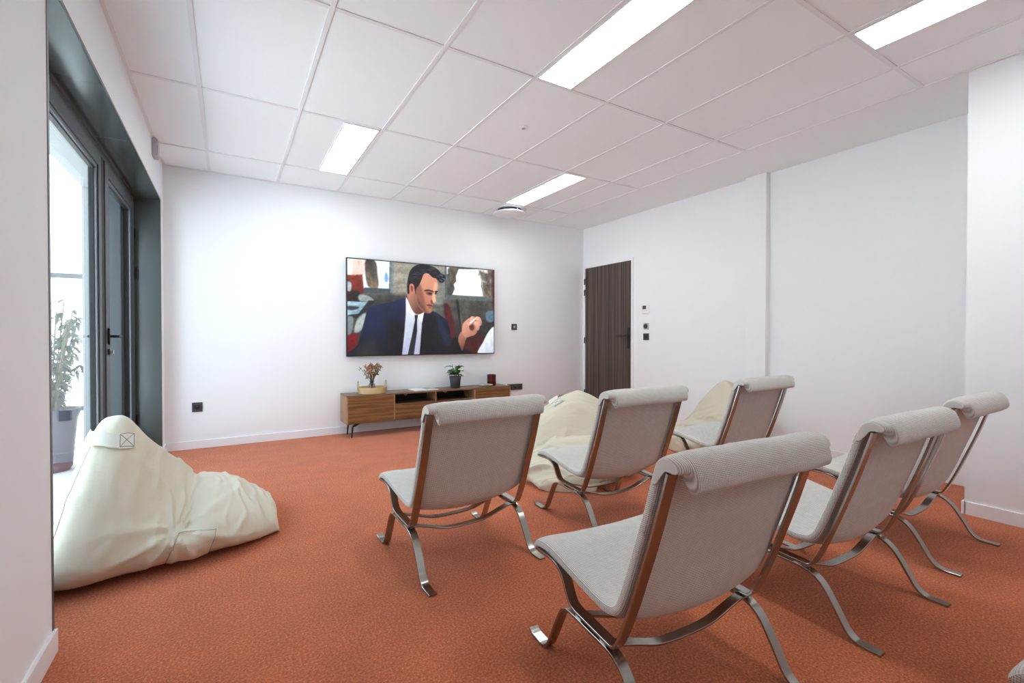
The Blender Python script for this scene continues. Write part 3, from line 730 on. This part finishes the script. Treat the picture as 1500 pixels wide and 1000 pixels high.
# ------------------------------------------------------------------ lounge chair
CW = .606
def make_chair(label):
    t = thing('lounge_chair', label, 'chair', (0, 0, 0), 0, 'low strap frame lounge chairs in two rows')
    sw, th = .035, .009
    back = cat([(-.199, .748), (-.176, .672), (-.146, .575), (-.108, .465), (-.070, .36), (-.040, .285), (-.020, .243)], 5)
    path = fillet([(p.x, p.y) for p in [Vector((q[0], q[1])) for q in back]] + [(-.002, .212), (.030, .2135), (.175, .2225)], .03, 6)
    path = [(p.x, p.y) for p in path]
    front = cat([(.175, .2225), (.205, .232), (.226, .258), (.245, .292), (.272, .316), (.310, .327), (.36, .328), (.412, .3265)], 6)
    path = path[:-1] + [(p.x, p.y) for p in front]
    leg = cat([(.458, .016), (.438, .0065), (.405, .0047), (.372, .0050), (.345, .020), (.322, .058), (.292, .118), (.268, .165), (.250, .190), (.222, .2035), (.175, .2045), (.10, .2005), (.03, .1965), (-.008, .186),
               (-.042, .160), (-.070, .120), (-.098, .073), (-.120, .036), (-.145, .013), (-.175, .0055), (-.228, .0047)], 5)
    leg = [(p.x, p.y) for p in leg]
    for s in (-1, 1):
        x = s*(CW/2-sw/2)
        finish('seat_frame', strap(BM(), path, sw, th, 'x', x), M['steel'], t, smooth=True)
        lg = finish('leg_frame', strap(BM(), leg, sw, th, 'x', x), M['steel'], t, smooth=True)
        for yy, z0, z1 in ((.045, .2035, .210), (.165, .209, .218)):
            bm = BM(); box(bm, x-.012, x+.012, yy-.014, yy+.014, z0-.001, z1+.001); finish('spacer', bm, M['bolt'], lg, bevel=.001)
    for yy, z in ((.025, .203), (.165, .210)):
        e = CW/2-.012
        pts = cat([(-e, z), (-e+.035, z-.001), (-e+.09, z-.016), (-.11, z-.042), (0, z-.048), (.11, z-.042), (e-.09, z-.016), (e-.035, z-.001), (e, z)], 5)
        finish('cross_rail', strap(BM(), [(p.x, p.y) for p in pts], .034, .007, 'y', yy), M['steel'], t, smooth=True)
    # sling cushion: one padded sheet from the top of the back to the rolled seat edge
    cl = cat([(-.168, .765), (-.145, .685), (-.114, .588), (-.076, .478), (-.038, .376), (-.006, .322), (.045, .306), (.12, .314), (.20, .327), (.28, .342), (.35, .350), (.405, .345), (.432, .325)], 7)
    hts = []
    n = len(cl); arc = [0]
    for a, b in zip(cl, cl[1:]): arc.append(arc[-1]+(b-a).length)
    for i in range(n):
        u = arc[i]/arc[-1]; h = .0225
        if u < .05: h *= .5+.5*(u/.05)
        if u > .93: h *= math.sqrt(max(0, 1-((u-.93)/.085)**2))*.95+.05
        hts.append(h+.004*math.exp(-((u-.86)/.08)**2))
    NV = 28; bm = BM(); uvl = bm.loops.layers.uv.new('uv'); rings = []
    M_ = 7                                   # samples around the front end
    for j in range(NV+1):
        v = -1+2*j/NV; v = math.copysign(1-(1-abs(v))**1.6, v) if abs(v) > 0 else 0
        x = v*(CW/2-.004); e = max(.0, 1-abs(v)**9)**.5*.62+.38 if abs(v) < 1 else .38
        e = .38+.62*math.sqrt(max(0, 1-abs(v)**8))
        top, bot = [], []
        for i in range(n):
            d = (cl[min(i+1, n-1)]-cl[max(i-1, 0)]).normalized(); nn = Vector((-d.y, d.x))  # points forward/up
            u = arc[i]/arc[-1]
            sag = (1-v*v)
            k = math.exp(-((u-.56)/.17)**2)+.55*(1 if u > .72 else math.exp(-((u-.72)/.12)**2))*(1-.35*max(0, v))
            off = -nn*(.024*sag*k) + Vector((0, -.020*sag*math.exp(-((u-.50)/.10)**2)))
            wr = .0022*noise.noise(Vector((v*3.1, u*9, 3)))
            p = cl[i]+off; h = hts[i]*e
            top.append((p+nn*(h+wr), arc[i])); bot.append((p-nn*h*(.9), arc[i]+1.7))
        loop = top + bot[::-1]
        rings.append(([bm.verts.new((x, q.x, q.y)) for q, _ in loop], [a for _, a in loop], x))
    K = len(rings[0][0])
    for A, B in zip(rings, rings[1:]):
        for k in range(K):
            k2 = (k+1) % K; f = bm.faces.new((A[0][k], A[0][k2], B[0][k2], B[0][k]))
            for lp, (xx, aa) in zip(f.loops, ((A[2], A[1][k]), (A[2], A[1][k2]), (B[2], B[1][k2]), (B[2], B[1][k]))): lp[uvl].uv = (xx, aa)
    for r_ in (rings[0][0], rings[-1][0]):
        for k in range(K//2-1):
            f = bm.faces.new((r_[k], r_[k+1], r_[K-2-k], r_[K-1-k]))
            for lp in f.loops: lp[uvl].uv = (lp.vert.co.y, lp.vert.co.z)
    finish('sling_cushion', bm, M['fabric'], t, smooth='all')
    # head roll: wraps over the top of the back and hangs down behind between the straps
    bm = BM(); uvl = bm.loops.layers.uv.new('uv'); rings = []; NV = 90; K = 26
    for j in range(NV+1):
        v = -1+2*j/NV; v = math.copysign(1-(1-abs(v))**2.2, v)
        x = v*(CW/2+.003); inner = CW/2-sw+.000
        e = math.sqrt(max(0, 1-abs(v)**11))
        fl = min(1, max(0, (inner-abs(x))/.010+.8)); fl = fl*fl*(3-2*fl)
        z0 = .700
        wob = .0035*noise.noise(Vector((v*2.3, 1.7, .4)))+.0015*noise.noise(Vector((v*9, 4, .4)))
        full = [(-.138, z0), (-.146, .738), (-.157, .770+wob), (-.178, .790+wob), (-.205, .797+wob), (-.234, .790+wob), (-.254, .768), (-.263, .740), (-.263, .722+wob), (-.255, .710+wob),
                (-.240, .707+wob), (-.228, .716), (-.221, .735), (-.205, .752), (-.180, .738), (-.160, .704)]
        part = [(-.138, z0), (-.146, .738), (-.157, .770+wob), (-.178, .790+wob), (-.203, .797+wob), (-.226, .791+wob), (-.243, .780), (-.249, .770), (-.249, .760), (-.241, .753),
                (-.228, .752), (-.216, .753), (-.206, .754), (-.196, .751), (-.180, .738), (-.160, .704)]
        sec = [(a*fl+c*(1-fl), b*fl+d*(1-fl)) for (a, b), (c, d) in zip(full, part)]
        cen = Vector((-.190, .757)); q = cat([(a, b, 0) for a, b in sec], 3, True)
        pts = []
        for p in q:
            dd = Vector((p.x, p.y))-cen
            pts.append(cen+Vector((dd.x*(.66+.34*e), dd.y*(.66+.34*e))))
        rings.append(([bm.verts.new((x, p.x, p.y)) for p in pts], x))
    K = len(rings[0][0])
    for A, B in zip(rings, rings[1:]):
        for k in range(K):
            k2 = (k+1) % K; f = bm.faces.new((A[0][k], A[0][k2], B[0][k2], B[0][k]))
            a0, a1 = k*.012, (k+1)*.012
            for lp, uv in zip(f.loops, ((A[1], a0), (A[1], a1), (B[1], a1), (B[1], a0))): lp[uvl].uv = uv
    for r_ in (rings[0][0], rings[-1][0]):
        c = Vector((0, 0, 0))
        for vv_ in r_: c += vv_.co
        cv = bm.verts.new(c/K)
        for k in range(K): bm.faces.new((r_[k], r_[(k+1) % K], cv))
    finish('head_roll', bm, M['fabric'], t, smooth='all')
    return t
chair = make_chair('')
def dup(root):
    r = root.copy(); C.objects.link(r)
    for ch in list(root.children):
        c = ch.copy(); C.objects.link(c); c.parent = r
        for g in ch.children:
            d = g.copy(); C.objects.link(d); d.parent = c
    return r
places = [(.991, 2.046, .044, 'oatmeal lounge chair at the left end of the front row, facing the television'),
          (1.958, 1.998, -.015, 'oatmeal lounge chair second in the front row, with a beanbag directly before it'),
          (3.180, 2.047, 0, 'oatmeal lounge chair at the right end of the front row, near the white boxed column'),
          (1.199, .927, -.066, 'largest oatmeal lounge chair, nearest the camera, left end of the second row'),
          (2.162, .903, -.021, 'oatmeal lounge chair in the middle of the second row, overlapping its right neighbour'),
          (3.079, .957, .011, 'oatmeal lounge chair at the right end of the second row, by the stepped white wall'),
          (1.745, -.136, .0, 'oatmeal lounge chair of a third row, only its seat corner in the bottom right corner')]
for i, (x, y, a, lb) in enumerate(places):
    o = chair if i == 0 else dup(chair)
    o.location = (x, y, 0); o.rotation_euler = (0, 0, a); o['label'] = lb

# ------------------------------------------------------------------ bean bags
def interp(tab, u):
    for (a, b), (c, d) in zip(tab, tab[1:]):
        if u <= c:
            t = (u-a)/(c-a+1e-9); t = max(0, min(1, t)); t = t*t*(3-2*t); return b+(d-b)*t
    return tab[-1][1]
def lint(tab, u):
    for (a, b), (c, d) in zip(tab, tab[1:]):
        if u <= c: return b+(d-b)*max(0, (u-a)/(c-a+1e-9))
    return tab[-1][1]
def ridged(p): return 1-abs(noise.noise(p))*2.4
def make_bag(name, label, loc, rz, hgt, near, far, peakv, expn, seed, NU=150, NT=150, wr=1., L=None):
    """u runs from back (0) to the tip of the seat lobe (L); v across; z up"""
    t = thing(name, label, 'bean bag', loc, rz, 'cream canvas bean bags')
    P = np.zeros((NU+1, NT+1, 3))
    for i in range(NU+1):
        q = i/NU; q = .5-.5*math.cos(math.pi*q)*(.35)-(.5-q)*(.65) if False else q
        u = L*q
        h = cattab(hgt, u); vn = cattab(near, u); vf = cattab(far, u); pk = lint(peakv, u); n_ = lint(expn, u)
        endf = min(1, (u+.0)/.06, (L-u)/.035); endf = math.sqrt(max(0, 1-(1-max(0, endf))**2))
        zc = min(.13, h*.42)*(.25+.75*endf)
        h = zc+(h-zc)*(.15+.85*endf)
        for j in range(NT+1):
            a = -.5*math.pi+2*math.pi*j/NT       # -90 deg = bottom centre, 0 = far side, 90 = top, 180 = near side
            ca_, sa = math.cos(a), math.sin(a)
            top = sa > 0; n = n_ if top else 3.2
            r = (abs(ca_)**n+abs(sa)**n)**(-1/n)
            vx, vz = r*ca_, r*sa
            mid = (vn+vf)/2; hw = (vf-vn)/2*(.90+.10*endf)
            zz = zc+(vz*(h-zc) if top else vz*zc)
            k = max(0, vz)**1.0 if top else 0
            vv_ = mid+vx*hw+(pk-mid)*k
            P[i, j] = (u, vv_, zz)
    # ends bulge slightly
    nrm = np.zeros_like(P)
    du = np.gradient(P, axis=0); dt = np.gradient(P, axis=1); nrm = np.cross(dt, du); ln = np.linalg.norm(nrm, axis=2, keepdims=True); nrm = nrm/np.maximum(ln, 1e-9)
    if nrm[NU//2, NT//2, 2] < 0: nrm = -nrm
    Q = P.copy()
    hs_ = cattab(hgt, .17*L)/.672
    for i in range(NU+1):
        u = P[i, 0, 0]; f = lint([(0, .3), (.15*L, .45), (.4*L, .6), (.6*L, 1.0), (L, 1.25)], u)
        ee = min(1, u/.05, (L-u)/.03); ee = max(0, ee)
        for j in range(NT+1):
            p = Vector(P[i, j]); s = p*1.0+Vector((seed, seed*.7, 0)); fl = min(1, max(0, p.z/.05))
            big = noise.noise(s*2.6)*.010
            crease = math.exp(-((u/L-.53)/.13)**2)
            w1 = noise.noise(s*2.2)*.9
            fold = max(0, math.sin((s.x*26-s.z*20*(1-.5*crease)+s.y*9)+w1*7+noise.noise(s*7)*1.6))**3
            gate = max(0, min(1, .5+noise.noise(Vector((s.x*2.4+5, s.y*2.6, s.z*3.4)))*1.6))
            fold2 = ridged(Vector((s.x*13-s.z*5, s.y*4+s.x*3, s.z*8+2)))
            fold3 = noise.noise(Vector((s.x*7, s.y*7, s.z*16)))
            back = 1 if u/L < .42 else 0
            hz = max(0, math.sin(s.z*34+noise.noise(Vector((s.x*2.5, s.y*2.5, s.z*2)))*6))**4*max(0, noise.noise(Vector((s.x*3, s.y*3+4, s.z*5)))+.15)*max(0, .42-u/L)*2.2
            d = big*(.5+.5*f)+wr*(f*(.0165*fold*gate*(.35+.9*crease+.5*(u/L > .6))+.0040*max(0, fold2-.5)*1.4)+.0020*fold3*f+.030*hz*(wr-.7))
            du_, dz_ = u-.50*L, p.z-.17*hs_
            th_, rr_ = math.atan2(dz_, du_), math.hypot(du_, dz_)
            fan = max(0, math.sin(th_*10+noise.noise(Vector((p.x*3+seed, p.y*4, p.z*3)))*5))**2
            d += wr*.017*fan*math.exp(-rr_/.20)*min(1, rr_/.035)
            if u > .62*L: d += wr*.010*max(0, math.sin(p.x*55-p.z*28+p.y*12*math.sin(seed)+noise.noise(s*4)*5))**3*min(1, (u-.62*L)/.05)*max(0, min(1, .6+noise.noise(s*5)*1.5))
            Q[i, j] = P[i, j]+nrm[i, j]*d*fl*(.3+.7*ee)
            Q[i, j, 2] = max(.0015, Q[i, j, 2])
    bm = BM(); vs = [[bm.verts.new(Q[i, j]) for j in range(NT)] for i in range(NU+1)]
    for i in range(NU):
        for j in range(NT): bm.faces.new((vs[i][j], vs[i][(j+1) % NT], vs[i+1][(j+1) % NT], vs[i+1][j]))
    for row, sg in ((vs[0], 1), (vs[-1], -1)):
        c = sum((v_.co for v_ in row), Vector())/NT; cv = bm.verts.new(c)
        for j in range(NT): bm.faces.new((row[j], row[(j+1) % NT], cv))
    body = finish('bag_body', bm, M['canvas'], t, smooth='all')
    def surf(u, a, off=0.):
        """u 0..1 along, a = angle in degrees (0 far side, 90 top, 180 near side)"""
        fi = min(NU-1e-6, max(0, u*NU)); fj = (((a+90) % 360)/360)*NT; i0, j0 = int(fi), int(fj); fu, fv = fi-i0, fj-j0; j1 = (j0+1) % NT
        p = (Q[i0, j0]*(1-fu)*(1-fv)+Q[i0+1, j0]*fu*(1-fv)+Q[i0, j1]*(1-fu)*fv+Q[i0+1, j1]*fu*fv)
        return Vector(p)+Vector(nrm[i0, j0])*off
    return t, surf, body
def cattab(tab, u):
    n = len(tab)
    for i in range(n-1):
        if u <= tab[i+1][0] or i == n-2:
            x0, y0 = tab[i]; x1, y1 = tab[i+1]; h = x1-x0; t = max(0, min(1, (u-x0)/h))
            s = (y1-y0)/h
            m0 = s if i == 0 else .5*(s+(y0-tab[i-1][1])/(x0-tab[i-1][0])); m1 = s if i == n-2 else .5*(s+(tab[i+2][1]-y1)/(tab[i+2][0]-x1))
            return (2*t**3-3*t*t+1)*y0+(t**3-2*t*t+t)*h*m0+(-2*t**3+3*t*t)*y1+(t**3-t*t)*h*m1
    return tab[-1][1]
def patch(name, surf, u0, u1, a0, a1, off, th, mt, par, nu=10, na=10, bulge=0., fn=None):
    bm = BM(); A = []; B = []
    for i in range(nu+1):
        ra, rb = [], []
        for j in range(na+1):
            s_, q = i/nu, j/na; u, a = (u0+(u1-u0)*s_, a0+(a1-a0)*q) if fn is None else fn(s_, q)
            b = bulge*math.sin(math.pi*s_)*1.0
            ra.append(bm.verts.new(surf(u, a, off+b+th))); rb.append(bm.verts.new(surf(u, a, off+b)))
        A.append(ra); B.append(rb)
    for i in range(nu):
        for j in range(na):
            bm.faces.new((A[i][j], A[i+1][j], A[i+1][j+1], A[i][j+1])); bm.faces.new((B[i][j], B[i][j+1], B[i+1][j+1], B[i+1][j]))
    for i in range(nu):
        for j in (0, na): bm.faces.new((A[i][j], A[i+1][j], B[i+1][j], B[i][j]))
    for j in range(na):
        for i in (0, nu): bm.faces.new((A[i][j], A[i][j+1], B[i][j+1], B[i][j]))
    return finish(name, bm, mt, par, smooth=True)
def seam(name, surf, pts, par, r=.0014, mt=None, off=.0005):
    bm = BM(); N = 40; P = []
    for k in range(N+1):
        f = k/N*(len(pts)-1); i = min(int(f), len(pts)-2); g = f-i
        u = pts[i][0]*(1-g)+pts[i+1][0]*g; a = pts[i][1]*(1-g)+pts[i+1][1]*g; P.append(surf(u, a, off))
    tube(bm, P, r, 5); return finish(name, bm, mt or M['thread'], par, smooth=True)
# left bag: u = +X, v = +Y ; origin at back, v=0 at y 3.02
def bag_dims(sc=1., hs=1., tip=None, hg2=None):
    hg = [(0, .30), (.06, .50), (.12, .645), (.165, .672), (.215, .665), (.27, .60), (.36, .475), (.43, .375), (.47, .305), (.50, .272), (.55, .275), (.62, .262), (.70, .225), (.78, .175), (.86, .12), (.90, .105)]
    nr = [(0, -.49), (.1, -.515), (.25, -.485), (.4, -.45), (.59, -.405), (.75, -.345), (.85, -.265), (.90, -.215)]
    fr = [(0, .40), (.1, .45), (.3, .46), (.5, .43), (.62, .39), (.74, .36), (.82, .32), (.90, .26)]
    if tip: fr = tip
    if hg2: hg = hg2
    pk = [(0, 0), (.3, .02), (.46, .20), (.6, .10), (.9, .04)]
    en = [(0, 1.8), (.12, 1.5), (.22, 1.42), (.40, 1.45), (.48, 1.6), (.60, 2.3), (.9, 3.2)]
    return ([(u*sc, h*hs) for u, h in hg], [(u*sc, v*sc) for u, v in nr], [(u*sc, v*sc) for u, v in fr], [(u*sc, v*sc) for u, v in pk], [(u*sc, e) for u, e in en])
def dress(t, sf, body, hs=1., pocket=True):
    def az(u, z):
        a = 92
        while a < 262 and sf(u, a).z > z*hs: a += .5
        return a
    def zf(c0, c1, c2, c3):                    # bilinear patch given by its corners in (u, z)
        def f(s, q):
            u = (c0[0]*(1-s)+c1[0]*s)*(1-q)+(c2[0]*(1-s)+c3[0]*s)*q; z = (c0[1]*(1-s)+c1[1]*s)*(1-q)+(c2[1]*(1-s)+c3[1]*s)*q
            return (u, az(u, z))
        return f
    h = patch('handle_strap', sf, 0, 0, 0, 0, .003, .003, M['webbing'], t, 16, 4, .016, fn=zf((.075, .625), (.235, .600), (.085, .575), (.245, .545)))
    patch('strap_end', sf, 0, 0, 0, 0, .003, .004, M['webbing'], h, 6, 6, 0, fn=zf((.232, .602), (.29, .592), (.242, .545), (.30, .532)))
    c = [(.238, .598), (.286, .588), (.246, .549), (.294, .538)]
    for i, j in ((0, 1), (1, 3), (3, 2), (2, 0), (0, 3), (1, 2)):
        seam('stitching', sf, [(c[i][0], az(*c[i])), (c[j][0], az(*c[j]))], h, .0013, off=.008)
    seam('seam', sf, [(.135, az(.135, .565)), (.10, az(.10, .44)), (.07, az(.07, .30)), (.04, az(.04, .12))], t)
    seam('seam', sf, [(.98, 176), (.97, 150), (.965, 120), (.97, 90), (.98, 40), (.985, 10)], t, .0028, M['canvas'])
    if pocket:
        c = [(.515, .160), (.677, .142), (.462, .055), (.640, .040)]
        p = patch('side_pocket', sf, 0, 0, 0, 0, .002, .004, M['canvas'], t, 18, 12, .003, fn=zf(*c))
        for i, j in ((0, 1), (0, 2), (1, 3)):
            N = 6; seam('stitching', sf, [(c[i][0]+(c[j][0]-c[i][0])*k/N, az(c[i][0]+(c[j][0]-c[i][0])*k/N, c[i][1]+(c[j][1]-c[i][1])*k/N)) for k in range(N+1)], p, .0012, off=.0085 if (i, j) == (0, 1) else .007)
t, sf, body = make_bag('bean_bag', 'large cream canvas bean bag with side pocket at the left, leaning against the glazed doors', (-.668, 3.03, 0), 0, *bag_dims(1.), 1.3, L=.90)
dress(t, sf, body)
t, sf, body = make_bag('bean_bag', 'cream bean bag in front of the second front row chair, before the walnut door', (2.625, 3.215, 0), R(-130), *bag_dims(1.04, .92, [(0, .40), (.1, .45), (.3, .46), (.5, .40), (.62, .31), (.74, .21), (.82, .15), (.90, .10)], [(0, .30), (.06, .50), (.12, .64), (.165, .672), (.215, .665), (.27, .62), (.34, .53), (.375, .44), (.405, .33), (.44, .29), (.50, .30), (.56, .305), (.64, .275), (.72, .225), (.80, .17), (.87, .12), (.90, .11)]), 4.9, wr=1.9, L=.936)
dress(t, sf, body, .92, False)
t, sf, body = make_bag('bean_bag', 'cream bean bag by the right wall, partly hidden behind the right front row chair', (4.36, 2.80, 0), R(163), *bag_dims(.9, .95), 8.2, wr=1.5, L=.81)

# ------------------------------------------------------------------ planter outside
t = thing('outdoor_shrub', 'leafy shrub in a tall pale planter outside the near glass door', 'plant', (-1.25, 5.22, -.03))
bm = BM(); lathe(bm, [(0, 0), (.11, 0), (.13, .03), (.165, .42), (.185, .49), (.185, .51), (.168, .51), (.155, .47), (0, .47)], 40); finish('planter', bm, M['planter'], t, smooth=True)
bm = BM(); lathe(bm, [(0, .472), (.154, .472), (0, .48)], 24); finish('soil', bm, M['soil'], t)
rnd = random.Random(21); sb = BM(); lb_ = BM()
for i in range(26):
    a = rnd.uniform(0, 6.283); r_ = rnd.uniform(.03, .16); z = rnd.uniform(.80, 1.50)
    tp = Vector((r_*1.5*math.cos(a), r_*1.5*math.sin(a), z)); P = cat([(r_*.3*math.cos(a), r_*.3*math.sin(a), .47), tp*.55+Vector((0, 0, .2)), tp], 8); tube(sb, P, .004, 5)
    for k in range(26):
        p = P[rnd.randint(3, len(P)-1)]; b = rnd.uniform(0, 6.283)
        leaf_mesh(lb_, p, Vector((math.cos(b), math.sin(b), rnd.uniform(-.5, .35))), Vector((0, 0, 1)), rnd.uniform(.07, .12), rnd.uniform(.010, .015), rnd.uniform(.2, .7), 4)
finish('branches', sb, M['stem'], t, smooth=True)
o = finish('foliage', lb_, M['leafold'], t, smooth='all')

# ------------------------------------------------------------------ light, world, camera
w = bpy.data.worlds.new('sky'); S.world = w; w.use_nodes = True; nt = w.node_tree
bg = nt.nodes['Background']; bg.inputs['Strength'].default_value = 2.6
g = nt.nodes.new('ShaderNodeTexCoord'); sp = nt.nodes.new('ShaderNodeSeparateXYZ'); rp = nt.nodes.new('ShaderNodeValToRGB')
nt.links.new(g.outputs['Generated'], sp.inputs[0]); nt.links.new(sp.outputs[2], rp.inputs[0])
rp.color_ramp.elements[0].color = (.82, .92, 1, 1); rp.color_ramp.elements[1].color = (.56, .76, 1, 1)
nt.links.new(rp.outputs[0], bg.inputs[0])

sl = bpy.data.lights.new('sun', 'SUN'); sl.energy = 14; sl.angle = R(.6); sl.color = (1, .97, .93)
so = bpy.data.objects.new('sun', sl); C.objects.link(so); so.location = (6, 3, 12)   # high over the roof: reaches the terrace, not the room
so.rotation_euler = Vector((-.50, .12, -.86)).to_track_quat('-Z', 'Y').to_euler()
cam = bpy.data.cameras.new('camera'); co = bpy.data.objects.new('camera', cam); C.objects.link(co)
cam.sensor_width = 36; cam.lens = 682.4731/1500*36; cam.clip_start = .02
co.location = (0, 0, 1.0735)
co.rotation_euler = (R(90)-.0105, 0, -.5461)
S.camera = co
S.view_settings.view_transform = 'Standard'; S.view_settings.look = 'None'; S.view_settings.gamma = 1
S.view_settings.use_curve_mapping = False
S.view_settings.exposure = 1.14
cy = S.cycles
cy.max_bounces = 14; cy.diffuse_bounces = 8; cy.glossy_bounces = 5; cy.transparent_max_bounces = 12; cy.transmission_bounces = 6
cy.sample_clamp_indirect = 6; cy.use_denoising = True
try: cy.denoiser = 'OPENIMAGEDENOISE'
except Exception: pass
cy.caustics_reflective = False; cy.caustics_refractive = False
